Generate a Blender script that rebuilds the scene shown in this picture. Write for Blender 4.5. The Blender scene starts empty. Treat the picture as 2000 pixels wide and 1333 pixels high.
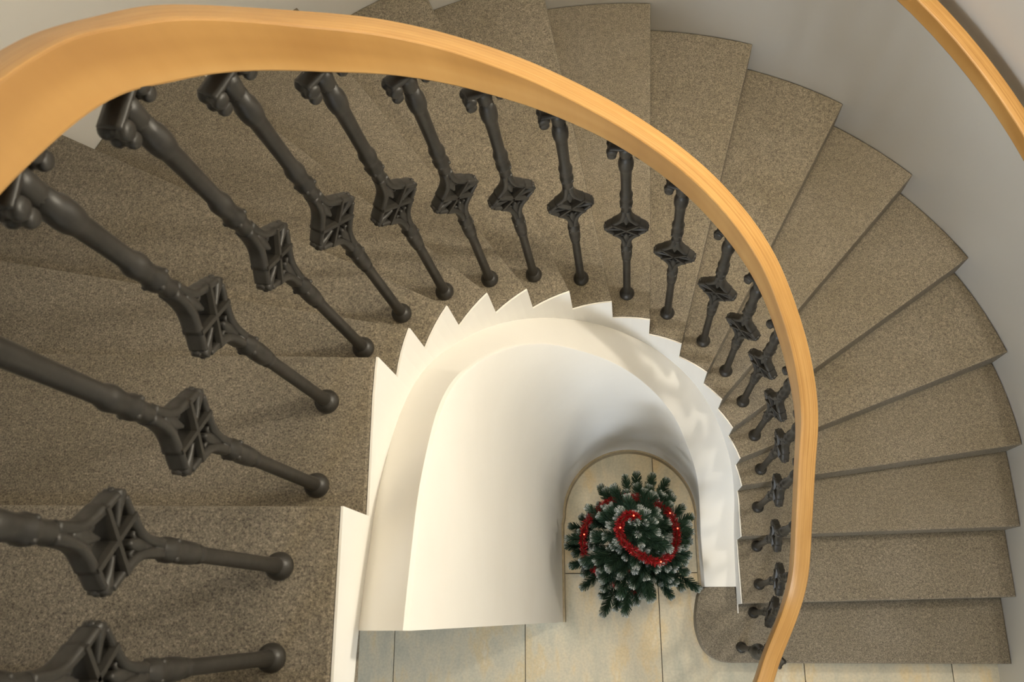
import bpy, bmesh, math, random
from mathutils import Vector, Matrix
random.seed(7)
scene = bpy.context.scene
COL = scene.collection
S = 0.155                      # one riser in metres; all plan data below are in risers (x right, y towards the viewer's bottom, z up)
def P(x, y, z): return Vector((x*S, -y*S, z*S))

# ------------------------------------------------------------------ camera
cam = bpy.data.cameras.new('camera'); camo = bpy.data.objects.new('camera', cam); COL.objects.link(camo)
cam.sensor_width = 36.0; cam.lens = 1700/2000*36
ex = (0.99181232, -0.03858245, -0.12173628); ey = (0.0, 0.953268658, -0.302123926); ed = (0.12770406, 0.29965023, 0.9454636)
M = Matrix(((ex[0], -ex[1], -ex[2], 0), (-ey[0], ey[1], ey[2], 0), (-ed[0], ed[1], ed[2], 0), (0, 0, 0, 1)))
CAMZ = 27.51
camo.matrix_world = Matrix.Translation(P(0, 0, CAMZ)) @ M
cam.clip_start = 0.02; cam.clip_end = 100
cam.dof.use_dof = True; cam.dof.focus_distance = 17*S; cam.dof.aperture_fstop = 9.0
scene.camera = camo

# ------------------------------------------------------------------ light, exposure
scene.view_settings.view_transform = 'Standard'
scene.view_settings.look = 'None'
scene.view_settings.gamma = 1.0
scene.view_settings.use_curve_mapping = False
scene.view_settings.exposure = 0.0
world = bpy.data.worlds.new('world'); scene.world = world; world.use_nodes = True
world.node_tree.nodes['Background'].inputs[0].default_value = (0.75, 0.85, 1.0, 1)
world.node_tree.nodes['Background'].inputs[1].default_value = 0.15
def lamp(name, kind, loc, energy, color, size, target=None, spot=None):
    l = bpy.data.lights.new(name, kind); l.energy = energy; l.color = color
    if kind == 'AREA': l.shape = 'DISK'; l.size = size
    else: l.shadow_soft_size = size
    if spot: l.spot_size = math.radians(spot); l.spot_blend = 0.6
    o = bpy.data.objects.new(name, l); COL.objects.link(o); o.location = loc
    if target is not None:
        o.rotation_euler = (target - loc).to_track_quat('-Z', 'Y').to_euler()
    return o
WARM = (1.0, 0.91, 0.75); COOL = (0.42, 0.64, 1.0)
LW = P(9.0, -5.0, 21.6)          # wall lamp by the flight (outside the frame, right)
LC = P(-7.5, 5.5, 41.0)          # ceiling lamp above the upper landing
LT = P(1.0, -5.0, 45.0)
lamp('sconce_light', 'POINT', LW, 80, WARM, 0.05)
lamp('ceiling_light_landing', 'AREA', LC, 7, COOL, 0.22, P(-4, -1, 10))
hl = lamp('ceiling_light_hall', 'AREA', LT, 17, (1.0, 0.80, 0.50), 1.4, P(5.5, -8.5, 8)); hl.data.spread = math.radians(53)

wl = lamp('front_fill_light', 'AREA', P(-4.0, 18.7, 8.5), 84, (0.86, 0.93, 1.0), 1.0, P(-1.5, -2.0, 6.0))  # cool fill added low at the front, its source unseen
wl.data.shape = 'RECTANGLE'; wl.data.size = 1.1; wl.data.size_y = 1.5
# ------------------------------------------------------------------ helpers
def tag(o, label=None, cat=None, group=None, kind=None):
    if label: o['label'] = label
    if cat: o['category'] = cat
    if group: o['group'] = group
    if kind: o['kind'] = kind
    return o
def obj(name, data, mat=None, parent=None, smooth=False):
    if isinstance(data, bmesh.types.BMesh):
        me = bpy.data.meshes.new(name); data.to_mesh(me); data.free(); data = me
    if mat is not None and len(data.materials) == 0: data.materials.append(mat)
    if smooth:
        for p in data.polygons: p.use_smooth = True
    o = bpy.data.objects.new(name, data); COL.objects.link(o)
    if parent is not None: o.parent = parent
    return o
def empty(name, loc=(0, 0, 0)):
    o = bpy.data.objects.new(name, None); COL.objects.link(o); o.location = loc; o.empty_display_size = 0.1
    return o
def fix(bm): bmesh.ops.recalc_face_normals(bm, faces=bm.faces[:])
def lathe(bm, prof, n=20, mat=None, cap=True):
    M_ = mat or Matrix.Identity(4)
    rings = []
    for r, z in prof:
        rings.append([bm.verts.new(M_ @ Vector((r*math.cos(2*math.pi*i/n), r*math.sin(2*math.pi*i/n), z))) for i in range(n)])
    for a, b in zip(rings[:-1], rings[1:]):
        for i in range(n): bm.faces.new((a[i], a[(i+1) % n], b[(i+1) % n], b[i]))
    if cap:
        bm.faces.new(rings[0][::-1]); bm.faces.new(rings[-1])
def sweep(bm, pts, radii, n=10, flat=None, up=None):
    """tube along pts; radii scalar or list of (ra, rb): ra across 'up' normal, rb along up"""
    rings = []
    for i, p in enumerate(pts):
        t = (pts[min(i+1, len(pts)-1)] - pts[max(i-1, 0)]).normalized()
        u = (up or Vector((0, 0, 1)))
        a = t.cross(u)
        if a.length < 1e-4: a = t.cross(Vector((1, 0, 0)))
        a.normalize(); b = a.cross(t).normalized()
        r = radii[i] if isinstance(radii, list) else radii
        ra, rb = r if isinstance(r, tuple) else (r, r)
        rings.append([bm.verts.new(p + a*ra*math.cos(2*math.pi*k/n) + b*rb*math.sin(2*math.pi*k/n)) for k in range(n)])
    for a, b in zip(rings[:-1], rings[1:]):
        for k in range(n): bm.faces.new((a[k], a[(k+1) % n], b[(k+1) % n], b[k]))
    bm.faces.new(rings[0][::-1]); bm.faces.new(rings[-1])
def prism(bm, poly, z0, z1):
    """poly in riser plan units"""
    lo = [bm.verts.new(P(x, y, z0)) for x, y in poly]; hi = [bm.verts.new(P(x, y, z1)) for x, y in poly]
    n = len(poly)
    bm.faces.new(lo); top = bm.faces.new(hi)
    for i in range(n): bm.faces.new((lo[i], lo[(i+1) % n], hi[(i+1) % n], hi[i]))
    fix(bm); return top
def catmull(pts, n=8):
    out = []
    Q = [pts[0]*2-pts[1]] + list(pts) + [pts[-1]*2-pts[-2]]
    for i in range(1, len(Q)-2):
        p0, p1, p2, p3 = Q[i-1], Q[i], Q[i+1], Q[i+2]
        for k in range(n):
            t = k/n
            out.append(0.5*((2*p1)+(p2-p0)*t+(2*p0-5*p1+4*p2-p3)*t*t+(3*p1-p0-3*p2+p3)*t**3))
    out.append(Q[-2]); return out

# ------------------------------------------------------------------ materials
def mat(name):
    m = bpy.data.materials.new(name); m.use_nodes = True
    nt = m.node_tree; b = nt.nodes['Principled BSDF']; return m, nt, b
def ramp(nt, stops):
    r = nt.nodes.new('ShaderNodeValToRGB'); e = r.color_ramp.elements
    e[0].position, e[0].color = stops[0][0], (*stops[0][1], 1); e[1].position, e[1].color = stops[-1][0], (*stops[-1][1], 1)
    for p, c in stops[1:-1]:
        q = e.new(p); q.color = (*c, 1)
    return r
def noise(nt, scale, detail=4, rough=0.5, vec=None):
    n = nt.nodes.new('ShaderNodeTexNoise'); n.inputs['Scale'].default_value = scale; n.inputs['Detail'].default_value = detail
    n.inputs['Roughness'].default_value = rough
    if vec: nt.links.new(vec, n.inputs['Vector'])
    return n
def mix(nt, fac, a, b, mode='MIX'):
    n = nt.nodes.new('ShaderNodeMix'); n.data_type = 'RGBA'; n.blend_type = mode
    if isinstance(fac, float): n.inputs[0].default_value = fac
    else: nt.links.new(fac, n.inputs[0])
    for s, v in ((6, a), (7, b)):
        if isinstance(v, tuple): n.inputs[s].default_value = (*v, 1)
        else: nt.links.new(v, n.inputs[s])
    return n.outputs[2]
def bump(nt, b, h, strength, dist=0.002):
    n = nt.nodes.new('ShaderNodeBump'); n.inputs['Strength'].default_value = strength; n.inputs['Distance'].default_value = dist
    nt.links.new(h, n.inputs['Height']); nt.links.new(n.outputs[0], b.inputs['Normal'])
def objco(nt):
    return nt.nodes.new('ShaderNodeTexCoord').outputs['Object']

def granite_mat():
    m, nt, b = mat('granite'); co = objco(nt)
    a = noise(nt, 260, 2, 0.7, co); r1 = ramp(nt, [(0.30, (0.085, 0.075, 0.060)), (0.46, (0.21, 0.187, 0.150)), (0.58, (0.27, 0.24, 0.19)), (0.72, (0.42, 0.38, 0.31))])
    nt.links.new(a.outputs['Fac'], r1.inputs[0])
    c = noise(nt, 90, 3, 0.6, co); r2 = ramp(nt, [(0.35, (0.70, 0.68, 0.66)), (0.65, (1.0, 0.98, 0.95))]); nt.links.new(c.outputs['Fac'], r2.inputs[0])
    d = noise(nt, 3.0, 4, 0.6, co); r3 = ramp(nt, [(0.3, (0.84, 0.82, 0.76)), (0.7, (1.0, 1.0, 1.0))]); nt.links.new(d.outputs['Fac'], r3.inputs[0])
    x = mix(nt, 1.0, r1.outputs[0], r2.outputs[0], 'MULTIPLY'); x = mix(nt, 1.0, x, r3.outputs[0], 'MULTIPLY')
    nt.links.new(x, b.inputs['Base Color']); b.inputs['Roughness'].default_value = 0.72
    b.inputs['Specular IOR Level'].default_value = 0.35
    bump(nt, b, a.outputs['Fac'], 0.35, 0.001)
    return m
def plaster_mat(name, c1, c2, sc=2.2):
    m, nt, b = mat(name); co = objco(nt)
    a = noise(nt, sc, 5, 0.55, co); r = ramp(nt, [(0.3, c1), (0.7, c2)]); nt.links.new(a.outputs['Fac'], r.inputs[0])
    nt.links.new(r.outputs[0], b.inputs['Base Color']); b.inputs['Roughness'].default_value = 0.8
    b.inputs['Specular IOR Level'].default_value = 0.2
    h = noise(nt, 22, 6, 0.6, co); bump(nt, b, h.outputs['Fac'], 0.12, 0.004)
    return m
def wood_mat():
    m, nt, b = mat('laminated_beech')
    uv = nt.nodes.new('ShaderNodeUVMap').outputs[0]
    mp = nt.nodes.new('ShaderNodeMapping'); mp.inputs['Scale'].default_value = (1.2, 420, 1); nt.links.new(uv, mp.inputs[0])
    a = noise(nt, 1.0, 2, 0.5, mp.outputs[0])
    mp2 = nt.nodes.new('ShaderNodeMapping'); mp2.inputs['Scale'].default_value = (6, 30, 1); nt.links.new(uv, mp2.inputs[0])
    c = noise(nt, 1.0, 5, 0.6, mp2.outputs[0])
    r = ramp(nt, [(0.28, (0.36, 0.185, 0.050)), (0.5, (0.47, 0.262, 0.080)), (0.72, (0.56, 0.34, 0.125))]); nt.links.new(a.outputs['Fac'], r.inputs[0])
    r2 = ramp(nt, [(0.3, (0.84, 0.80, 0.74)), (0.7, (1, 1, 1))]); nt.links.new(c.outputs['Fac'], r2.inputs[0])
    nt.links.new(mix(nt, 1.0, r.outputs[0], r2.outputs[0], 'MULTIPLY'), b.inputs['Base Color'])
    b.inputs['Roughness'].default_value = 0.42; b.inputs['Specular IOR Level'].default_value = 0.4
    b.inputs['Coat Weight'].default_value = 0.25; b.inputs['Coat Roughness'].default_value = 0.3
    return m
def iron_mat(name='cast_iron', base=(0.026, 0.0235, 0.0195)):
    m, nt, b = mat(name); co = objco(nt)
    a = noise(nt, 35, 5, 0.6, co); r = ramp(nt, [(0.3, tuple(v*0.7 for v in base)), (0.75, tuple(v*1.25 for v in base))]); nt.links.new(a.outputs['Fac'], r.inputs[0])
    nt.links.new(r.outputs[0], b.inputs['Base Color']); b.inputs['Roughness'].default_value = 0.46; b.inputs['Specular IOR Level'].default_value = 0.45
    bump(nt, b, a.outputs['Fac'], 0.3, 0.002)
    return m
def tile_mat():
    m, nt, b = mat('slate_tile')
    info = nt.nodes.new('ShaderNodeObjectInfo'); geo = nt.nodes.new('ShaderNodeNewGeometry')
    off = nt.nodes.new('ShaderNodeVectorMath'); off.operation = 'SCALE'
    comb = nt.nodes.new('ShaderNodeCombineXYZ'); 
    for i in range(3): nt.links.new(info.outputs['Random'], comb.inputs[i])
    nt.links.new(comb.outputs[0], off.inputs[0]); off.inputs['Scale'].default_value = 40
    add = nt.nodes.new('ShaderNodeVectorMath'); nt.links.new(geo.outputs['Position'], add.inputs[0]); nt.links.new(off.outputs[0], add.inputs[1])
    mp = nt.nodes.new('ShaderNodeMapping'); mp.inputs['Scale'].default_value = (5.5, 2.0, 2); mp.inputs['Rotation'].default_value = (0, 0, 0.25); nt.links.new(add.outputs[0], mp.inputs[0])
    a = noise(nt, 1.6, 8, 0.62, mp.outputs[0])
    r = ramp(nt, [(0.30, (0.45, 0.44, 0.365)), (0.42, (0.54, 0.51, 0.41)), (0.52, (0.62, 0.56, 0.43)), (0.60, (0.65, 0.535, 0.34)), (0.70, (0.69, 0.63, 0.51))]); nt.links.new(a.outputs['Fac'], r.inputs[0])
    c = noise(nt, 90, 3, 0.6, geo.outputs['Position']); r2 = ramp(nt, [(0.3, (0.86, 0.86, 0.86)), (0.6, (1, 1, 1))]); nt.links.new(c.outputs['Fac'], r2.inputs[0])
    nt.links.new(mix(nt, 1.0, r.outputs[0], r2.outputs[0], 'MULTIPLY'), b.inputs['Base Color'])
    b.inputs['Roughness'].default_value = 0.5; b.inputs['Specular IOR Level'].default_value = 0.35
    bump(nt, b, a.outputs['Fac'], 0.25, 0.004)
    return m
def plain(name, col, rough=0.6, metal=0.0, emit=None, es=0.0):
    m, nt, b = mat(name); co = objco(nt)
    a = noise(nt, 40, 3, 0.5, co); r = ramp(nt, [(0.3, tuple(v*0.85 for v in col)), (0.7, tuple(min(1, v*1.1) for v in col))]); nt.links.new(a.outputs['Fac'], r.inputs[0])
    nt.links.new(r.outputs[0], b.inputs['Base Color']); b.inputs['Roughness'].default_value = rough; b.inputs['Metallic'].default_value = metal
    if emit: b.inputs['Emission Color'].default_value = (*emit, 1); b.inputs['Emission Strength'].default_value = es
    return m
def fir_mat():
    m, nt, b = mat('snowy_fir_needles')
    at = nt.nodes.new('ShaderNodeAttribute'); at.attribute_name = 'snow'
    r = ramp(nt, [(0.0, (0.020, 0.048, 0.030)), (0.35, (0.030, 0.070, 0.042)), (0.62, (0.13, 0.18, 0.16)), (1.0, (0.62, 0.66, 0.68))]); nt.links.new(at.outputs['Fac'], r.inputs[0])
    nt.links.new(r.outputs[0], b.inputs['Base Color']); b.inputs['Roughness'].default_value = 0.65; b.inputs['Specular IOR Level'].default_value = 0.25
    return m
GRANITE = granite_mat()
PLASTER = plaster_mat('white_plaster', (0.80, 0.785, 0.75), (0.84, 0.83, 0.80))
WALLP = plaster_mat('wall_plaster', (0.80, 0.775, 0.72), (0.84, 0.815, 0.76), 1.2)
CEILP = plaster_mat('ceiling_plaster', (0.80, 0.79, 0.76), (0.82, 0.81, 0.78))
WOOD = wood_mat(); IRON = iron_mat(); TILE = tile_mat()
GROUT = plain('grout', (0.12, 0.11, 0.09), 0.9)
SKIRT = plain('skirting_tile', (0.36, 0.30, 0.20), 0.6)
STEEL = plain('steel', (0.55, 0.54, 0.52), 0.35, 1.0)
BROWN = plain('bark', (0.09, 0.055, 0.03), 0.9)

# ------------------------------------------------------------------ plan curves
def lerp(a, b, t): return a+(b-a)*t
def table(tb, v):
    if v <= tb[0][0]: return tb[0][1]
    for (a, x), (b, y) in zip(tb[:-1], tb[1:]):
        if v <= b:
            t = (v-a)/(b-a); return lerp(x, y, t)
    return tb[-1][1]
YF = 19.0                                  # front wall
# outer wall curve
RT = [(0, 10.27), (15, 10.19), (28, 10.12), (45, 10.04), (70, 10.08), (84, 10.12), (98, 10.24), (112, 10.36), (127, 10.44), (152, 10.68), (165, 10.84), (180, 10.85)]
def smooth_r(a):
    return sum(table(RT, min(180, max(0, a+d))) for d in range(-10, 11, 2))/11
CX, CY = -0.1, -3.8
def wallpt(a, off=0.0):
    r = smooth_r(a)+off; t = math.radians(a); return (CX+r*math.cos(t), CY-r*math.sin(t))
OUT = [(10.17+(10.20-10.17)*0, YF - (YF+3.8)*i/24) for i in range(24)]
OUT = [(10.17, y) for _, y in OUT] + [wallpt(a) for a in range(0, 181, 3)] + [(-10.95, -3.8+(YF+3.8)*i/24) for i in range(1, 25)]
# inner curve (edge of the treads over the well)
ICX, ICY, IR = -0.03, -2.93, 3.1
INN = [(3.06, 4.0-(6.93)*i/30) for i in range(30)] + [(ICX+IR*math.cos(math.radians(a)), ICY-IR*math.sin(math.radians(a))) for a in range(0, 181, 3)] + [(-3.14, -2.93+6.93*i/30) for i in range(1, 31)]
def arclen(poly):
    s = [0.0]
    for a, b in zip(poly[:-1], poly[1:]): s.append(s[-1]+math.dist(a, b))
    return s
def closest(poly, S_, p):
    best = (1e9, 0)
    for i, (a, b) in enumerate(zip(poly[:-1], poly[1:])):
        dx, dy = b[0]-a[0], b[1]-a[1]; L = dx*dx+dy*dy
        t = max(0, min(1, ((p[0]-a[0])*dx+(p[1]-a[1])*dy)/L)) if L > 0 else 0
        d = math.dist(p, (a[0]+dx*t, a[1]+dy*t))
        if d < best[0]: best = (d, S_[i]+t*math.sqrt(L))
    return best[1]
def at(poly, S_, s, off=0.0):
    s = max(0, min(S_[-1]-1e-6, s))
    for i in range(len(poly)-1):
        if S_[i+1] >= s:
            t = (s-S_[i])/max(1e-9, S_[i+1]-S_[i]); a, b = poly[i], poly[i+1]
            x, y = lerp(a[0], b[0], t), lerp(a[1], b[1], t)
            if off:
                L = math.dist(a, b); n = ((b[1]-a[1])/L, -(b[0]-a[0])/L)     # towards the well centre is +
                x -= n[0]*off; y -= n[1]*off
            return (x, y)
def sub(poly, S_, s0, s1, step=0.25):
    n = max(1, int(abs(s1-s0)/step)); return [at(poly, S_, s0+(s1-s0)*i/n) for i in range(n+1)]
SO, SI = arclen(OUT), arclen(INN)
Ipt = {1: (3.06, 1.24), 2: (3.05, -.34), 3: (3.04, -2.06), 4: (3.06, -3.28), 5: (2.96, -3.84), 6: (2.71, -4.43), 7: (2.4, -4.93), 8: (2.01, -5.36), 9: (1.39, -5.76), 10: (.67, -5.97), 11: (-.11, -6.02), 12: (-.89, -5.88), 13: (-1.58, -5.57), 14: (-2.15, -5.17), 15: (-2.62, -4.61), 16: (-2.92, -3.92), 17: (-3.16, -3.22), 18: (-3.16, -1.18), 19: (-3.14, .74), 20: (-3.14, 2.5)}
Ept = {1: (10.17, 1.22), 2: (10.17, -.50), 3: (10.17, -2.24), 4: (10.16, -4.21), 5: (9.74, -6.39), 6: (8.81, -8.61), 7: (7.4, -10.48), 8: (5.67, -11.99), 9: (3.5, -13.25), 10: (1.05, -13.84), 11: (-1.46, -13.95), 12: (-4.06, -13.39), 13: (-6.36, -12.08), 14: (-8.28, -10.42), 15: (-9.72, -8.2), 16: (-10.9, -5.62), 17: (-10.95, -3.6), 18: (-10.95, -1.33), 19: (-10.95, .70), 20: (-10.95, 2.5)}
sI = {k: closest(INN, SI, p) for k, p in Ipt.items()}
sO = {k: closest(OUT, SO, p) for k, p in Ept.items()}
def zline(tb, s):
    ks = sorted(tb)
    if s <= tb[ks[0]]: return 1 - (tb[ks[0]]-s)/1.7
    for a, b in zip(ks[:-1], ks[1:]):
        if s <= tb[b]: return a+(s-tb[a])/(tb[b]-tb[a])
    return ks[-1]+(s-tb[ks[-1]])/1.7
def zsm(tb, s, w=1.2): return sum(zline(tb, s+d*w/4) for d in range(-4, 5))/9

# ------------------------------------------------------------------ setting: floor, walls, ceiling
bm = bmesh.new(); n0 = 0.0
prism(bm, OUT, -0.6, -0.06)
floor = tag(obj('floor', bm, GROUT), kind='structure')
def clip_poly(poly, clip):
    out = poly
    n = len(clip); area = sum(clip[i][0]*clip[(i+1) % n][1]-clip[(i+1) % n][0]*clip[i][1] for i in range(n)); sg = 1 if area > 0 else -1
    for i in range(n):
        a, b = clip[i], clip[(i+1) % n]
        f = lambda p: sg*((b[0]-a[0])*(p[1]-a[1])-(b[1]-a[1])*(p[0]-a[0]))
        new = []
        for j in range(len(out)):
            p, q = out[j], out[(j+1) % len(out)]; fp, fq = f(p), f(q)
            if fp >= 0: new.append(p)
            if (fp >= 0) != (fq >= 0):
                t = fp/(fp-fq); new.append((lerp(p[0], q[0], t), lerp(p[1], q[1], t)))
        out = new
        if len(out) < 3: return []
    return out
OUTC = OUT[::2]
tx = [-3.14+4.03*i for i in range(-2, 5)]; ty = [-1.26+4.03*j for j in range(-4, 6)]
for x0 in tx:
    for y0 in ty:
        g = 0.013
        pl = clip_poly([(x0+g, y0+g), (x0+4.03-g, y0+g), (x0+4.03-g, y0+4.03-g), (x0+g, y0+4.03-g)], OUTC)
        if len(pl) < 3: continue
        cl = []
        for p in pl:
            if not cl or math.dist(p, cl[-1]) > 1e-3: cl.append(p)
        if math.dist(cl[0], cl[-1]) < 1e-3: cl.pop()
        if len(cl) < 3: continue
        bm = bmesh.new(); prism(bm, cl, -0.06, 0.0)
        obj('floor_tile', bm, TILE, floor)
ZC = 46.0
def shell(poly, off, z0, z1):
    bm = bmesh.new(); S_ = arclen(poly); n = len(poly)
    inn = poly; 
    outp = []
    for i in range(n):
        a, b = poly[max(0, i-1)], poly[min(n-1, i+1)]; L = math.dist(a, b); nx, ny = (b[1]-a[1])/L, -(b[0]-a[0])/L
        outp.append((poly[i][0]-nx*off, poly[i][1]-ny*off))
    vi = [[bm.verts.new(P(x, y, z)) for x, y in inn] for z in (z0, z1)]
    vo = [[bm.verts.new(P(x, y, z)) for x, y in outp] for z in (z0, z1)]
    for i in range(n-1):
        bm.faces.new((vi[0][i], vi[0][i+1], vi[1][i+1], vi[1][i])); bm.faces.new((vo[0][i+1], vo[0][i], vo[1][i], vo[1][i+1]))
        bm.faces.new((vi[1][i], vi[1][i+1], vo[1][i+1], vo[1][i])); bm.faces.new((vi[0][i+1], vi[0][i], vo[0][i], vo[0][i+1]))
    for i in (0, n-1): bm.faces.new((vi[0][i], vi[1][i], vo[1][i], vo[0][i]))
    fix(bm); return bm
OUTn = [(x, y) for x, y in OUT]
off_sign = 1.0
# orientation test: the shell must thicken away from the room
a, b = OUT[0], OUT[1]
nx = (b[1]-a[1])/math.dist(a, b)
if (a[0]-nx*1.0) < a[0]: off_sign = -1.0
w = obj('wall_outer', shell(OUT, 1.2*off_sign, -0.6, ZC), WALLP, smooth=False); tag(w, kind='structure')
for p in w.data.polygons: p.use_smooth = abs(p.normal.z) < 0.5
bm = bmesh.new(); prism(bm, [(-12.2, YF), (11.4, YF), (11.4, YF+1.2), (-12.2, YF+1.2)], -0.6, ZC); tag(obj('wall_front', bm, WALLP), kind='structure')
bm = bmesh.new(); prism(bm, [(-12.4, -15.6), (11.6, -15.6), (11.6, YF+1.3), (-12.4, YF+1.3)], ZC, ZC+1); tag(obj('ceiling', bm, CEILP), kind='structure')

# ------------------------------------------------------------------ staircase
stair = tag(empty('winding_staircase', P(6.5, 0.4, 0)), 'winding granite staircase rising round the open well, with white plastered edge', 'staircase')
def child(name, bm, m, parent, smooth=False):
    o = obj(name, bm, m, smooth=smooth); o.parent = parent; o.matrix_parent_inverse = parent.matrix_world.inverted()
    return o
bpy.context.view_layer.update()
def bevel_top(bm, width, zt):
    es = [e for e in bm.edges if all(abs(v.co.z-zt*S) < 1e-5 for v in e.verts)]
    bmesh.ops.bevel(bm, geom=es, offset=width*S, segments=2, profile=0.6, affect='EDGES')
for k in range(1, 20):
    back = 0.16
    so0, so1 = sO[k], sO[k+1]+back; si0, si1 = sI[k], sI[k+1]+back*0.5
    inner = [at(INN, SI, si0+(si1-si0)*i/4, 0.02) for i in range(5)]
    outer = [(lambda q: q)(p) for p in sub(OUT, SO, so0, so1, 0.35)]
    poly = inner + outer[::-1]
    if k == 1:
        bull = [(3.0, -.93), (2.62, -0.90), (2.23, -0.82), (2.02, -0.66), (1.92, -0.3), (1.87, 0.1), (1.91, 0.5), (2.05, 0.88), (2.30, 1.13), (2.62, 1.23), (3.1, 1.24)]
        bs = [(q.x, q.y) for q in catmull([Vector((a_, b_, 0)) for a_, b_ in bull[1:]], 4)]
        poly = [(3.02, -.93)] + bs + outer + [at(INN, SI, si1, 0.02)]
    bm = bmesh.new(); prism(bm, poly, k-1+0.002, k)
    bevel_top(bm, 0.045, k)
    child('stone_step', bm, GRANITE, stair)
# landing at the head of the flight
bm = bmesh.new(); prism(bm, [(-3.14, 2.5), (-3.14, 11), (-10.93, 11), (-10.93, 2.5)], 19.0, 20.0); bevel_top(bm, 0.045, 20)
child('landing_slab', bm, GRANITE, stair)
# stringer: white plaster face under the tread ends, sawtooth top, curved lower edge
ZB = [(sI[1], 0.0), (sI[2]-0.60, 0.98), (sI[2]+0.2, 1.02), (sI[3], 1.35)]
for k in range(4, 11): ZB.append((sI[k], k-1.75))
def s_near(p): return closest(INN, SI, p)
ZB += [(s_near((-.62, -5.96)), 9.95), (s_near((-1.3, -5.74)), 10.95), (s_near((-2.0, -5.35)), 12.1), (s_near((-2.62, -4.6)), 13.4), (s_near((-3.0, -3.7)), 14.7), (s_near((-3.14, -2.51)), 15.95), (s_near((-3.14, -1.52)), 16.65), (s_near((-3.14, .2)), 17.2), (s_near((-3.14, .95)), 17.25), (s_near((-3.14, 2.2)), 17.9), (s_near((-3.14, 3.9)), 18.8)]
ZB.sort()
def zbot(s): return sum(table(ZB, s+d*0.12) for d in range(-3, 4))/7
def stringer():
    bm = bmesh.new()
    # columns: breakpoints at noses
    cols = []
    for k in range(2, 20):
        s0, s1 = sI[k], sI[k+1]
        n = max(3, int((s1-s0)/0.16))
        for i in range(n+1): cols.append((s0+(s1-s0)*i/n, k-0.012))
    cols = [(sI[2]-0.62+0.62*i/4*0.999, None) for i in range(5)] + cols
    cols += [(sI[20]+0.05, 19.988), (SI[-1]-0.01, 19.988)]
    prev = None; t = 0.05
    for s, zt in cols:
        zb_ = zbot(s)
        if zt is None: zt = max(zb_+0.005, 0.995)
        if s < sI[2]: zb_ = zt-0.012
        a = at(INN, SI, s, -0.012); b = at(INN, SI, s, 0.018)
        cur = [bm.verts.new(P(*a, zb_)), bm.verts.new(P(*a, zt)), bm.verts.new(P(*b, zt)), bm.verts.new(P(*b, zb_))]
        if prev:
            for i in range(4): bm.faces.new((prev[i], prev[(i+1) % 4], cur[(i+1) % 4], cur[i]))
        else: bm.faces.new(cur)
        prev = cur
    bm.faces.new(prev[::-1]); fix(bm); return bm
o = child('stringer', stringer(), PLASTER, stair); o['label'] = 'white plaster stringer with sawtooth top edge'
# soffit slab below the treads, from the stringer to the wall
def soffit():
    bm = bmesh.new(); prev = None
    N = 90; s_start, s_end = sI[3], SI[-1]-0.02
    for i in range(N+1):
        s = lerp(s_start, s_end, i/N); z = zsm(sI, s)
        # matching outer position for the same z
        ks = min(19.999, zline(sI, s)); k0 = max(1, min(19, int(ks)))
        so = sO[k0]+(sO[k0+1]-sO[k0])*(ks-k0) if ks < 19.99 else sO[20]+(s-sI[20])
        p0 = at(INN, SI, s, 0.03); p1 = at(OUT, SO, so, 0.0); p1 = (p1[0]+(CX-p1[0])*0.002, p1[1]+(CY-p1[1])*0.002)
        zb_ = zbot(s); zi = zb_+0.01; th = 0.3
        top = min(zline(sI, s)-1.35, zb_+th+0.2); top = max(top, zb_+0.12)
        cur = [bm.verts.new(P(*p0, zi)), bm.verts.new(P(*p0, top)), bm.verts.new(P(*p1, top)), bm.verts.new(P(*p1, zi))]
        if prev:
            for j in range(4): bm.faces.new((prev[j], prev[(j+1) % 4], cur[(j+1) % 4], cur[j]))
        else: bm.faces.new(cur)
        prev = cur
    bm.faces.new(prev[::-1]); fix(bm); return bm
child('soffit', soffit(), PLASTER, stair)

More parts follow.
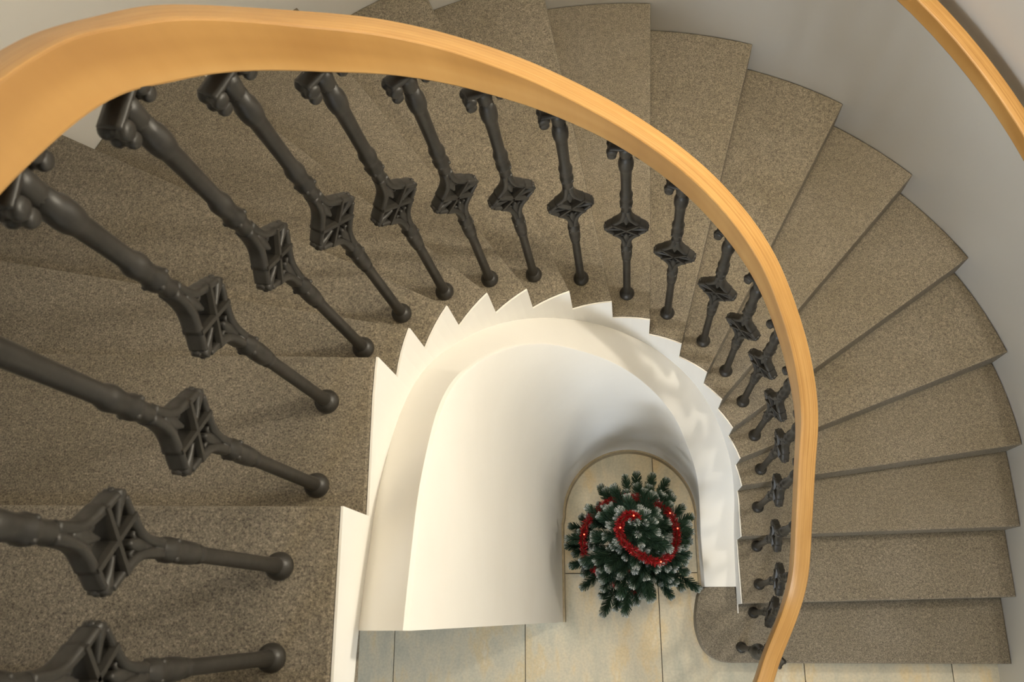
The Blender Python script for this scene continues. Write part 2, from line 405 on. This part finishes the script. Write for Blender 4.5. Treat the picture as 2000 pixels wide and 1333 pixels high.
# ------------------------------------------------------------------ wall round the well, under the flight
def well_wall():
    bm = bmesh.new(); prev = None
    WT = [(-1, 0.86), (0, 0.98), (40, 1.04), (75, 0.93), (95, 0.84), (110, 0.78), (125, 0.66), (140, 0.60), (180, 0.60), (200, 0.62)]
    path = []
    y = -0.82
    n = 14
    for i in range(n): path.append(('R', lerp(-0.82, -2.93, i/n)))
    for a in range(0, 181, 3): path.append(('A', a))
    for i in range(1, n+1): path.append(('L', lerp(-2.93, 0.155, i/n)))
    fl = []
    for kind, v in path:
        if kind == 'R': f0 = (2.11, v); q = (3.07, v); a = 0
        elif kind == 'L': f0 = (-1.95, v); q = (-3.14, v); a = 180
        else:
            t = math.radians(v); rr = 2.02+0.07*math.cos(t)
            f0 = (0.05+rr*math.cos(t), -2.93-rr*math.sin(t)); q = (ICX+IR*math.cos(t), ICY-IR*math.sin(t)); a = v
        if kind == 'A' or kind == 'R' or kind == 'L':
            s = s_near(q); z = zbot(s)
        wd = table(WT, a)
        if kind == 'R': wd = lerp(0.90, 0.98, (v+0.82)/(-2.11))
        L = math.dist(q, f0); d = ((f0[0]-q[0])/L, (f0[1]-q[1])/L)
        cr = (q[0]+d[0]*wd, q[1]+d[1]*wd)
        oq = (q[0]-d[0]*0.0, q[1]-d[1]*0.0); zo = z
        dz = table([(0, 0.0), (60, 0.0), (100, .28), (130, .5), (180, .5)], a)       # the ledge falls away from the crest
        fz = (CAMZ-z-dz)/(CAMZ-z); cr = (cr[0]*fz, cr[1]*fz); z = z+dz
        if kind == 'R': z = max(z, 1.0); zo = z
        # inner face with a slightly rounded crest
        mid = [(lerp(f0[0], cr[0], t), lerp(f0[1], cr[1], t), z*t) for t in (0, .25, .5, .75)]
        top = [(lerp(cr[0], f0[0], 0.03), lerp(cr[1], f0[1], 0.03), z-0.10), (cr[0]-d[0]*0.01, cr[1]-d[1]*0.01, z-0.03), (cr[0]-d[0]*0.06, cr[1]-d[1]*0.06, z)]
        sec = mid + top + [(oq[0], oq[1], zo), (oq[0], oq[1], 0)]
        cur = [bm.verts.new(P(*p)) for p in sec]
        if prev:
            for j in range(len(sec)): bm.faces.new((prev[j], prev[(j+1) % len(sec)], cur[(j+1) % len(sec)], cur[j]))
        else: bm.faces.new(cur)
        prev = cur; fl.append((f0, d))
    bm.faces.new(prev[::-1]); fix(bm)
    return bm, fl
bm, FL = well_wall()
ww = tag(obj('wall_inner', bm, PLASTER), kind='structure')
for p in ww.data.polygons: p.use_smooth = len(p.vertices) == 4
m_ = ww.modifiers.new('w', 'EDGE_SPLIT'); m_.split_angle = math.radians(35)
bm = bmesh.new(); prev = None
for f0, d in FL:
    a = (f0[0]+d[0]*0.05, f0[1]+d[1]*0.05); b = (f0[0]-d[0]*0.02, f0[1]-d[1]*0.02)
    cur = [bm.verts.new(P(*a, 0)), bm.verts.new(P(*a, 0.42)), bm.verts.new(P(*b, 0.42)), bm.verts.new(P(*b, 0))]
    if prev:
        for j in range(4): bm.faces.new((prev[j], prev[(j+1) % 4], cur[(j+1) % 4], cur[j]))
    else: bm.faces.new(cur)
    prev = cur
bm.faces.new(prev[::-1]); fix(bm)
tag(obj('baseboard_inner', bm, SKIRT), kind='structure')

# ------------------------------------------------------------------ balustrade
BAL = {1: (3.08, .82, 1), 2: (3.49, -.11, 1), 3: (3.57, -.85, 2), 4: (3.59, -1.87, 2), 5: (3.56, -2.83, 3), 6: (3.57, -3.70, 4), 7: (3.34, -4.41, 5), 8: (2.98, -5.07, 6), 9: (2.50, -5.59, 7), 10: (1.93, -6.05, 8), 11: (1.09, -6.42, 9), 12: (.21, -6.55, 10), 13: (-.71, -6.54, 11), 14: (-1.57, -6.27, 12), 15: (-2.27, -5.82, 13), 16: (-2.88, -5.23, 14), 17: (-3.34, -4.51, 15), 18: (-3.61, -3.65, 16), 19: (-3.74, -2.63, 17), 20: (-3.80, -1.56, 17), 21: (-3.80, -.53, 18), 22: (-3.81, .42, 18), 23: (-3.81, 1.4, 19), 24: (-3.81, 2.4, 20)}
ZR = {1: 6.9, 2: 7.2, 3: 7.72, 4: 8.5, 5: 9.3, 6: 9.97, 7: 10.8, 8: 11.84, 9: 12.97, 10: 14.02, 11: 15.15, 12: 16.25, 13: 17.29, 14: 18.33, 15: 19.39, 16: 20.4, 17: 21.33, 18: 22.53, 19: 23.16, 20: 23.72, 21: 24.3, 22: 24.86, 23: 25.4, 24: 25.95}
bal = tag(empty('stair_balustrade', P(3.08, .82, 1)), 'inner balustrade of dark cast iron balusters under a curved laminated wooden handrail', 'balustrade')
bpy.context.view_layer.update()
rail_pts = [Vector((2.02, 2.55, 6.85)), Vector((2.38, 2.05, 6.85)), Vector((2.74, 1.38, 6.85))] + [Vector((BAL[k][0], BAL[k][1], ZR[k])) for k in sorted(BAL)]
rail_pts[3] = Vector((2.98, .80, 6.9)); rail_pts[4] = Vector((3.38, -.10, 7.15)); rail_pts[5] = Vector((3.55, -.85, 7.7))
rail_pts.insert(3+17, Vector((-3.52, -4.10, 21.92)))
# smooth once, keeping the ends
sm = [rail_pts[0]] + [(rail_pts[i-1]+2*rail_pts[i]+rail_pts[i+1])/4 if 5 < i < len(rail_pts)-2 else rail_pts[i] for i in range(1, len(rail_pts)-1)] + [rail_pts[-1]]
for a_, b_ in zip(sm, rail_pts): a_.z = b_.z
# arc smoothing shrinks the curve: push back out
for i in range(6, len(sm)-2):
    c = Vector((ICX, -2.9, 0)); 
    if sm[i].y < -2.9:
        d = sm[i]-c; r0 = math.hypot(d.x, d.y); sm[i].x = c.x+d.x/r0*(r0+0.055); sm[i].y = c.y+d.y/r0*(r0+0.055)
RAIL = catmull(sm, 8)
def rail_mesh(pts, w, h, bev):
    """rectangular section, kept upright; pts give the middle of the underside, riser units"""
    H_ = h if isinstance(h, list) else [h]*len(pts)
    sec_at = lambda h: [(-w/2+bev, 0), (w/2-bev, 0), (w/2-bev*.3, bev*.3), (w/2, bev), (w/2, h-bev), (w/2-bev*.3, h-bev*.3), (w/2-bev, h), (-w/2+bev, h), (-w/2+bev*.3, h-bev*.3), (-w/2, h-bev), (-w/2, bev), (-w/2+bev*.3, bev*.3)]
    bm = bmesh.new(); uvl = bm.loops.layers.uv.new('UVMap'); prev = None; L = 0.0; pl = 0
    for i, p in enumerate(pts):
        t = pts[min(i+1, len(pts)-1)]-pts[max(i-1, 0)]; t.z = 0; t.normalize(); n = Vector((t.y, -t.x, 0))
        if i: L += (pts[i]-pts[i-1]).length*S
        sec = sec_at(H_[i])
        cur = [bm.verts.new(P(p.x+n.x*a, p.y+n.y*a, p.z+b)) for a, b in sec]
        if prev:
            for j in range(len(sec)):
                j2 = (j+1) % len(sec)
                f = bm.faces.new((prev[j], prev[j2], cur[j2], cur[j])); f.smooth = True
                va = sec[j][0]*S+0.025*sec[j][1]*S; vb = sec[j2][0]*S+0.025*sec[j2][1]*S
                for lp, uv in zip(f.loops, ((pl, va), (pl, vb), (L, vb), (L, va))): lp[uvl].uv = uv
        else: bm.faces.new(cur)
        prev = cur; pl = L
    bm.faces.new(prev[::-1]); fix(bm); return bm
RW, RH = 0.33, 0.56
HT = [(0, .56), (58, .56), (70, .78), (94, .78), (110, .58), (118, .62), (128, .74), (160, .74), (170, .62), (230, .60)]
RHS = [sum(table(HT, i+d) for d in range(-6, 7, 2))/7 for i in range(len(RAIL))]
o = child('handrail', rail_mesh(RAIL, RW, RHS, 0.035), WOOD, bal); o['label'] = 'curved handrail of laminated light wood'
m_ = o.modifiers.new('e', 'EDGE_SPLIT'); m_.split_angle = math.radians(25)

def shaft_mesh(H, bulb=False):
    bm = bmesh.new(); k = S
    lower = [(0.10, 0.0), (0.10, 0.05), (0.09, 0.18), (0.078, 0.4), (0.076, 1.2), (0.073, 1.92), (0.088, 1.95), (0.088, 2.0), (0.078, 2.03), (0.100, 2.08), (0.104, 2.30), (0.092, 2.42), (0.110, 2.47), (0.108, 2.54), (0.08, 2.60), (0.07, 2.80)]
    top0 = 4.02
    if bulb: lathe(bm, [(r*k, z*k) for r, z in [(.07, 2.7), (.10, 2.95), (.085, 3.02), (.16, 3.15), (.20, 3.38), (.16, 3.61), (.085, 3.74), (.10, 3.82), (.07, 4.05)]], 20)
    up = [(0.075, top0-0.05), (0.088, 4.10), (0.082, 4.22), (0.108, 4.27), (0.112, 4.34), (0.090, 4.40), (0.098, 4.50), (0.112, 4.62), (0.100, 4.68), (0.084, 4.74)]
    e = H-6.1
    up += [(0.086, 5.0+e*.5), (0.092, 5.30+e), (0.112, 5.36+e), (0.120, 5.44+e), (0.118, 5.56+e), (0.098, 5.62+e), (0.095, 5.80+e)]
    lathe(bm, [(r*k, z*k) for r, z in lower], 18); lathe(bm, [(r*k, z*k) for r, z in up], 18)
    # small cast leaf bosses on the collars
    for z in (2.47, 4.31):
        for i in range(4):
            a = math.pi/4+i*math.pi/2
            bmesh.ops.create_icosphere(bm, subdivisions=1, radius=0.035*k, matrix=Matrix.Translation((0.10*k*math.cos(a), 0.10*k*math.sin(a), z*k)))
    fix(bm); me = bpy.data.meshes.new('baluster_shaft'); bm.to_mesh(me); bm.free(); me.materials.append(IRON)
    for p in me.polygons: p.use_smooth = True
    return me
def flange_mesh():
    bm = bmesh.new()
    lathe(bm, [(r*S, z*S) for r, z in [(0.12, 0), (0.150, 0.0), (0.157, 0.04), (0.150, 0.085), (0.125, 0.13), (0.10, 0.16), (0.08, 0.17)]], 22)
    fix(bm); me = bpy.data.meshes.new('base_flange'); bm.to_mesh(me); bm.free(); me.materials.append(IRON)
    for p in me.polygons: p.use_smooth = True
    return me
def bar(bm, pts, w0, th, n=8, widths=None):
    """flat bar in the XZ plane (riser units), rounded section; th = half thickness across Y"""
    V = [Vector((x*S, 0, z*S)) for x, z in pts]
    V = catmull(V, 4) if len(V) > 2 else V
    m = len(V); R_ = []
    for i in range(m):
        t = i/(m-1); wv = w0 if widths is None else table(widths, t)
        R_.append((th*S, wv*S))
    sweep(bm, V, R_, n, up=Vector((0, 1, 0)).cross(Vector((0, 0, 1))) if False else None)
def flatbar(bm, pts, hw, th, widths=None):
    V = [Vector((x*S, 0, z*S)) for x, z in pts]
    if len(V) > 2: V = catmull(V, 5)
    m = len(V); prev = None; Y = Vector((0, 1, 0))
    for i, p in enumerate(V):
        t = (V[min(i+1, m-1)]-V[max(i-1, 0)]).normalized(); a = t.cross(Y).normalized()
        q = i/(m-1); w = (hw if widths is None else table(widths, q))*S; h = th*S
        sec = [(-w, -h*.55), (-w*.6, -h), (w*.6, -h), (w, -h*.55), (w, h*.55), (w*.6, h), (-w*.6, h), (-w, h*.55)]
        cur = [bm.verts.new(p+a*u+Y*v) for u, v in sec]
        if prev:
            for j in range(8): bm.faces.new((prev[j], prev[(j+1) % 8], cur[(j+1) % 8], cur[j]))
        else: bm.faces.new(cur)
        prev = cur
    bm.faces.new(prev[::-1])
def lattice_mesh():
    """pierced diamond: four flared arms, a saltire of straps, leaf scrolls at the side points"""
    bm = bmesh.new(); zc = 3.38; th = 0.085
    for sz in (-1, 1):
        neck = 0.62
        for sx in (-1, 1):
            flatbar(bm, [(sx*0.035, zc+sz*(neck+.08)), (sx*0.05, zc+sz*.50), (sx*0.095, zc+sz*.35), (sx*0.215, zc+sz*.185)], 0.045, th, [(0, .05), (.5, .045), (.8, .04), (1, .05)])
            # inner leaf in the triangle between the arms
        flatbar(bm, [(0, zc+sz*(neck+.10)), (0, zc+sz*.54), (0, zc+sz*.44), (0, zc+sz*.37)], .1, th*.72, [(0, .05), (.4, .06), (.75, .075), (1, .10)])
        flatbar(bm, [(0, zc+sz*.52), (0.0, zc+sz*.38), (0, zc+sz*.20)], 0.05, th*.8, [(0, .03), (.35, .075), (.7, .06), (1, .02)])
        for sx in (-1, 1):
            flatbar(bm, [(sx*.02, zc+sz*.34), (sx*.07, zc+sz*.27), (sx*.105, zc+sz*.285)], 0.02, th*.6, [(0, .025), (1, .015)])
    for sx in (-1, 1):
        # side leaf scrolls between the ends of the straps
        flatbar(bm, [(sx*.10, zc), (sx*.22, zc), (sx*.33, zc), (sx*.385, zc)], 0.05, th*.9, [(0, .02), (.35, .035), (.7, .075), (.9, .06), (1, .03)])
        for sz in (-1, 1):
            flatbar(bm, [(sx*.205, zc+sz*.185), (sx*.275, zc+sz*.115), (sx*.335, zc+sz*.05)], .03, th, [(0, .035), (1, .03)])
            bmesh.ops.create_icosphere(bm, subdivisions=1, radius=0.038*S, matrix=Matrix.Translation((sx*.365*S, 0, (zc+sz*.04)*S)))
    fix(bm); me = bpy.data.meshes.new('lattice_panel'); bm.to_mesh(me); bm.free(); me.materials.append(IRON)
    for p in me.polygons: p.use_smooth = True
    return me
def strap_mesh():
    bm = bmesh.new(); zc = 3.38
    flatbar(bm, [(-.225, -.20+zc), (.225, .20+zc)], .034, .10)
    fix(bm)
    me = bpy.data.meshes.new('cross_strap'); bm.to_mesh(me); bm.free(); me.materials.append(IRON); return me
def capital_mesh():
    """bracket under the rail: cross bar with hanging scroll rolls at both ends; origin at rail underside"""
    bm = bmesh.new(); k = S
    flatbar(bm, [(-.24, -.06), (-.1, -.06), (.1, -.06), (.24, -.06)], .04, .10)
    for sx in (-1, 1):
        prof = [(0.02, -.12), (0.07, -.118), (0.085, -.09), (0.085, -.05), (0.066, -.035), (0.066, .035), (0.085, .05), (0.085, .09), (0.07, .118), (0.02, .12)]
        for dx, dz, f in ((.20, -.13, 1.0), (.205, -.26, .85)):
            Mx = Matrix.Translation((sx*dx*k, 0, dz*k)) @ Matrix.Rotation(math.pi/2, 4, 'X')
            lathe(bm, [(r*k*f, z*k*f) for r, z in prof], 14, Mx)
    lathe(bm, [(.085*k, -.42*k), (.10*k, -.30*k), (.11*k, -.16*k), (.10*k, -.04*k)], 14)
    fix(bm); me = bpy.data.meshes.new('scroll_capital'); bm.to_mesh(me); bm.free(); me.materials.append(IRON)
    for p in me.polygons: p.use_smooth = True
    return me
FLG, LAT, STR, CAP = flange_mesh(), lattice_mesh(), strap_mesh(), capital_mesh()
STR2 = STR.copy(); STR2.transform(Matrix.Scale(-1, 4, (1, 0, 0))); STR2.flip_normals()
def raily(p):
    best = min(range(len(RAIL)), key=lambda i: (RAIL[i].x-p[0])**2+(RAIL[i].y-p[1])**2)
    return RAIL[best].z, best
for k in sorted(BAL):
    x, y, z = BAL[k]; zr, bi = raily((x, y)); H = zr-z
    t = RAIL[min(bi+3, len(RAIL)-1)]-RAIL[max(bi-3, 0)]; ang = math.atan2(-t.y, t.x)
    if k == 1: ang += math.radians(68)
    root = obj('baluster', shaft_mesh(H, k == 1), None, bal); root.matrix_parent_inverse = bal.matrix_world.inverted()
    root.location = P(x, y, z); root.rotation_euler = (0, 0, ang)
    obj('base_flange', FLG, None, root)
    if k > 1:
        obj('lattice_panel', LAT, None, root); obj('cross_strap', STR, None, root); obj('cross_strap', STR2, None, root)
    else: root['label'] = 'first baluster with a turned bulb'
    c = obj('scroll_capital', CAP, None, root); c.location = (0, 0, (H-0.005)*S)

# ------------------------------------------------------------------ wall handrail
wr = tag(empty('wall_handrail', P(*at(OUT, SO, sO[2], 0.0), 5)), 'laminated wooden handrail fixed along the curved outer wall', 'handrail')
bpy.context.view_layer.update()
pts = []
for i in range(161):
    so = lerp(sO[1]-0.3, sO[20]+1.0, i/160); q = at(OUT, SO, so); dx, dy = CX-q[0], (max(CY, -99) if q[1] < CY else q[1])-q[1]
    L = math.hypot(dx, dy); o_ = 0.42
    pts.append(Vector((q[0]+dx/L*o_, q[1]+dy/L*o_, zsm(sO, so, 2.5)+4.74)))
o = child('rail', rail_mesh(pts, 0.31, 0.44, 0.035), WOOD, wr)
m_ = o.modifiers.new('e', 'EDGE_SPLIT'); m_.split_angle = math.radians(25)
for i in range(10, 160, 19):
    p = pts[i]; so = lerp(sO[1]-0.3, sO[20]+1.0, i/160); q = at(OUT, SO, so)
    bm = bmesh.new()
    dv = Vector((q[0]-p.x, q[1]-p.y, 0)).normalized()
    sweep(bm, catmull([P(p.x, p.y, p.z-0.01), P(p.x+dv.x*.05, p.y+dv.y*.05, p.z-0.12), P(p.x+dv.x*.15, p.y+dv.y*.15, p.z-.18), P(p.x+dv.x*.38, p.y+dv.y*.38, p.z-.20)], 4), 0.045*S, 8)
    Mx = Matrix.Translation(P(p.x+dv.x*.365, p.y+dv.y*.365, p.z-.20)) @ Vector((dv.x, -dv.y, 0)).to_track_quat('Z', 'Y').to_matrix().to_4x4()
    lathe(bm, [(.16*S, -.02*S), (.16*S, .03*S)], 14, Mx); fix(bm)
    child('bracket', bm, STEEL, wr, True)

# ------------------------------------------------------------------ Christmas tree
TX, TY = 0.28, -1.98
FIR = fir_mat()
def tuft(seed, L=0.11, W=0.028, n=150):
    rng = random.Random(seed); bm = bmesh.new(); cl = bm.loops.layers.float_color.new('snow')
    vals = {}
    def needle(p, d, l, w, s):
        side = d.cross(Vector((rng.uniform(-1, 1), rng.uniform(-1, 1), rng.uniform(-1, 1)))).normalized()*w
        v = [bm.verts.new(p-side), bm.verts.new(p+side), bm.verts.new(p+d*l+side*.5), bm.verts.new(p+d*l-side*.5)]
        f = bm.faces.new(v)
        for lp, q in zip(f.loops, (s*.6, s*.6, s, s)): lp[cl] = (q, q, q, 1)
    for i in range(n):
        t = rng.random()**0.85; a = rng.uniform(0, 2*math.pi)
        p = Vector((0, 0, t*L*0.86)); rad = Vector((math.cos(a), math.sin(a), 0))
        lean = lerp(0.55, 1.5, t); d = (rad+Vector((0, 0, lean))).normalized()
        env = (0.45+0.6*math.sin(math.pi*min(1, t*.8+.08)))
        sn = max(0.0, min(1.0, (t-0.72)*5.0+rng.uniform(-.3, .2)))*(1.0 if rng.random() < .85 else .3)
        needle(p, d, W*1.15*env, 0.0011+0.0009*rng.random(), sn)
    for i in range(22):
        a = rng.uniform(0, 2*math.pi); rr = W*.42*math.sqrt(rng.random())
        needle(Vector((rr*math.cos(a), rr*math.sin(a), L*.88)), Vector((rr*8*math.cos(a), rr*8*math.sin(a), 1)).normalized(), L*.13, 0.0017, rng.uniform(.55, 1.0))
    # stem
    pr = [bm.verts.new((0.0016*math.cos(q*2.1), 0.0016*math.sin(q*2.1), 0)) for q in range(3)]; tp = bm.verts.new((0, 0, L*.9))
    for q in range(3): bm.faces.new((pr[q], pr[(q+1) % 3], tp))
    me = bpy.data.meshes.new('fir_tuft'); bm.to_mesh(me); bm.free(); me.materials.append(FIR); return me
tree = tag(empty('christmas_tree', P(TX, TY, 0)), 'small artificial Christmas tree with snow tipped branches standing at the foot of the well', 'tree')
bpy.context.view_layer.update()
bm = bmesh.new(); lathe(bm, [(0.016, 0.06), (0.012, 0.6), (0.006, 1.06)], 8, Matrix.Translation(P(TX, TY, 0))); child('trunk', bm, BROWN, tree)
bm = bmesh.new(); lathe(bm, [(0.09, 0), (0.12, .14), (0.125, .15), (0.11, .15), (0.10, .10), (0.02, .09)], 20, Matrix.Translation(P(TX, TY, 0))); child('pot', bm, plain('pot_red', (0.16, 0.03, 0.02), .5), tree)
TUFTS = [tuft(s, L, W, n) for s, L, W, n in ((1, .115, .030, 300), (2, .10, .028, 260), (3, .125, .031, 320), (4, .09, .026, 220))]
rng = random.Random(11)
layers = [(1.5, 2.0, 15, -0.05), (2.1, 2.0, 15, 0.0), (2.7, 1.85, 14, .04), (3.3, 1.62, 13, .08), (3.95, 1.38, 11, .12), (4.6, 1.14, 9, .15), (5.2, .95, 8, .2), (5.8, .80, 6, .3), (6.3, .62, 5, .5)]
def put_tuft(me, pos, d):
    o = bpy.data.objects.new('branch_tip', me); COL.objects.link(o); o.parent = tree; o.matrix_parent_inverse = tree.matrix_world.inverted()
    o.location = pos; o.rotation_euler = (d.to_track_quat('Z', 'Y').to_matrix().to_4x4() @ Matrix.Rotation(rng.uniform(0, 6.28), 4, 'Z')).to_euler()
branches = bmesh.new()
for z, r, n, up in layers:
    ph = rng.uniform(0, 6.28)
    for i in range(n):
        a = ph+2*math.pi*i/n+rng.uniform(-.12, .12); rr = r*rng.uniform(.74, 1.10)
        dirv = Vector((math.cos(a), math.sin(a), 0))
        lim = 1.0
        ex_x = TX+rr*dirv.x; ey_y = TY-rr*dirv.y      # keep tips off the wall
        if z < 2.2 and ex_x > 2.0: rr = (2.0-TX)/dirv.x
        if ey_y < -2.9:
            q = math.hypot(ex_x-.05, ey_y+2.93)
            if q > 1.8: rr *= 1.8/q
        L = 0.115
        d = Vector((dirv.x, dirv.y, up+rng.uniform(-.15, .2))).normalized()
        tip = P(TX, TY, z)+Vector((dirv.x*rr*S, dirv.y*rr*S, 0)); base = tip-d*L
        put_tuft(TUFTS[rng.randrange(4)], base, d)
        if r > .9:      # side shoots from the same branch
            for sgn in (-1, 1):
                if rng.random() < .55:
                    d2 = (d+Vector((-dirv.y, dirv.x, 0))*sgn*rng.uniform(.5, .9)+Vector((0, 0, .25))).normalized()
                    put_tuft(TUFTS[3 if rng.random() < .6 else 1], base-d*0.02, d2)
        sweep(branches, [P(TX, TY, z-.1), (P(TX, TY, z-.1)+base)/2, base+d*.01], [0.003, 0.0025, 0.002], 5)
for i in range(3):
    a = i*2.1+.4; d = Vector((math.cos(a)*.35, math.sin(a)*.35, 1)).normalized(); put_tuft(TUFTS[3], P(TX, TY, 6.45), d)
put_tuft(TUFTS[1], P(TX, TY, 6.5), Vector((-.05, .1, 1)))
b_ = child('branches', branches, BROWN, tree); b_['kind'] = 'stuff'
# tinsel
TINSEL = plain('red_tinsel', (0.34, 0.008, 0.012), 0.33, 0.5)
path = [((.27, -2.19), 7.0), ((.05, -2.28), 6.9), ((-.17, -2.10), 6.75), ((-.20, -1.83), 6.55), ((.04, -1.52), 6.3), ((.42, -1.30), 5.9), ((.84, -1.22), 5.5), ((1.22, -1.50), 5.15), ((1.40, -1.98), 4.95), ((1.32, -2.5), 4.75), ((.95, -2.92), 4.5), ((.28, -3.2), 4.2), ((-.5, -3.12), 3.9), ((-1.08, -2.72), 3.7), ((-1.34, -2.2), 3.5), ((-1.32, -1.6), 3.3), ((-1.02, -1.15), 3.1), ((-.42, -.75), 2.9), ((.3, -.45), 2.7)]
TP = catmull([P(lerp(p[0], TX, .10), lerp(p[1], TY, .10), z-(0.0 if z > 6.4 else (.25 if z > 5.3 else .6))) for p, z in path], 14)
bm = bmesh.new(); rr_ = random.Random(5)
sweep(bm, TP, 0.003, 5)
for i in range(len(TP)-1):
    for j in range(26):
        t = rr_.random(); p = TP[i].lerp(TP[i+1], t); d = Vector((rr_.gauss(0, 1), rr_.gauss(0, 1), rr_.gauss(0, 1))).normalized()
        sd = d.cross(Vector((rr_.gauss(0, 1), rr_.gauss(0, 1), rr_.gauss(0, 1)))).normalized()*0.0009; l = rr_.uniform(.014, .023)
        bm.faces.new([bm.verts.new(p-sd), bm.verts.new(p+sd), bm.verts.new(p+d*l+sd), bm.verts.new(p+d*l-sd)])
tag(obj('tinsel_garland', bm, TINSEL), 'red tinsel garland wound round the small Christmas tree', 'garland')
fl = tag(empty('fairy_lights', TP[0]), 'string of tiny red glowing lights on the tree', 'string lights')
bpy.context.view_layer.update()
GLOW = plain('red_bulb', (0.8, 0.05, 0.03), .3, 0, (1.0, 0.10, 0.05), 5.0)
bm = bmesh.new(); sweep(bm, [p+Vector((0, 0, 0.009)) for p in TP], 0.0011, 4); child('cable', bm, plain('cable_green', (0.02, 0.05, 0.02)), fl)
for i in (8, 34, 84, 118, 131, 196, 226):
    bm = bmesh.new(); bmesh.ops.create_icosphere(bm, subdivisions=2, radius=0.0032, matrix=Matrix.Translation(TP[min(i, len(TP)-1)]+Vector((0.004, -0.003, 0.018)))); child('bulb', bm, GLOW, fl, True)
# ------------------------------------------------------------------ lamps and added fill window (outside the frame)
def fixture(name, label, loc, direc, parts):
    r = tag(empty(name, loc), label, 'lamp'); q = direc.to_track_quat('Z', 'Y').to_matrix().to_4x4()
    for pn, prof, m_ in parts:
        bm = bmesh.new(); lathe(bm, prof, 28); fix(bm); o = obj(pn, bm, m_, r, True); o.matrix_local = q
    return r
OPAL = plain('opal_glass', (0.9, 0.88, 0.82), .3, 0, (1, .9, .75), 2.0)
fixture('ceiling_lamp', 'wide white ceiling lamp above the stairwell', P(1, -5, ZC), Vector((0, 0, -1)), [('base', [(.74, 0), (.74, .05), (.72, .06)], STEEL), ('shade', [(.70, .06), (.70, .10), (.68, .11)], OPAL)])
fixture('ceiling_lamp', 'small round ceiling lamp above the upper landing', P(-7.5, 5.5, ZC), Vector((0, 0, -1)), [('base', [(.12, 0), (.12, .40), (.11, .42)], STEEL)])
fixture('wall_lamp', 'small wall lamp with metal arm above the winding flight', P(10.0, -5.0, 21.3), Vector((-1, 0, 0)), [('base', [(.05, 0), (.05, .015), (.012, .02), (.012, .09), (.03, .095), (.03, .10)], STEEL)])
# unseen window-shaped panel added on the front wall to carry cool fill light
win = tag(empty('fill_window', P(-4.0, YF, 8.5)), kind='structure'); bpy.context.view_layer.update()
def wbox(name, x0, x1, y0, y1, z0, z1, m_):
    bm = bmesh.new(); prism(bm, [(x0, y0), (x1, y0), (x1, y1), (x0, y1)], z0, z1); child(name, bm, m_, win)
FR = plain('fill_frame_paint', (.8, .8, .78), .5); FILLPANE = plain('fill_pane', (.8, .85, .9), .1, 0, (.86, .93, 1), 1.5)  # panes glow to match the added cool fill
for x0, x1, z0, z1 in ((-8.0, -7.6, 3.2, 13.8), (-.4, 0, 3.2, 13.8), (-7.6, -.4, 3.2, 3.6), (-7.6, -.4, 13.4, 13.8), (-4.15, -3.85, 3.6, 13.4)): wbox('frame', x0, x1, YF-.2, YF-.01, z0, z1, FR)
wbox('pane', -7.6, -4.15, YF-.12, YF-.05, 3.6, 13.4, FILLPANE); wbox('pane', -3.85, -.4, YF-.12, YF-.05, 3.6, 13.4, FILLPANE)
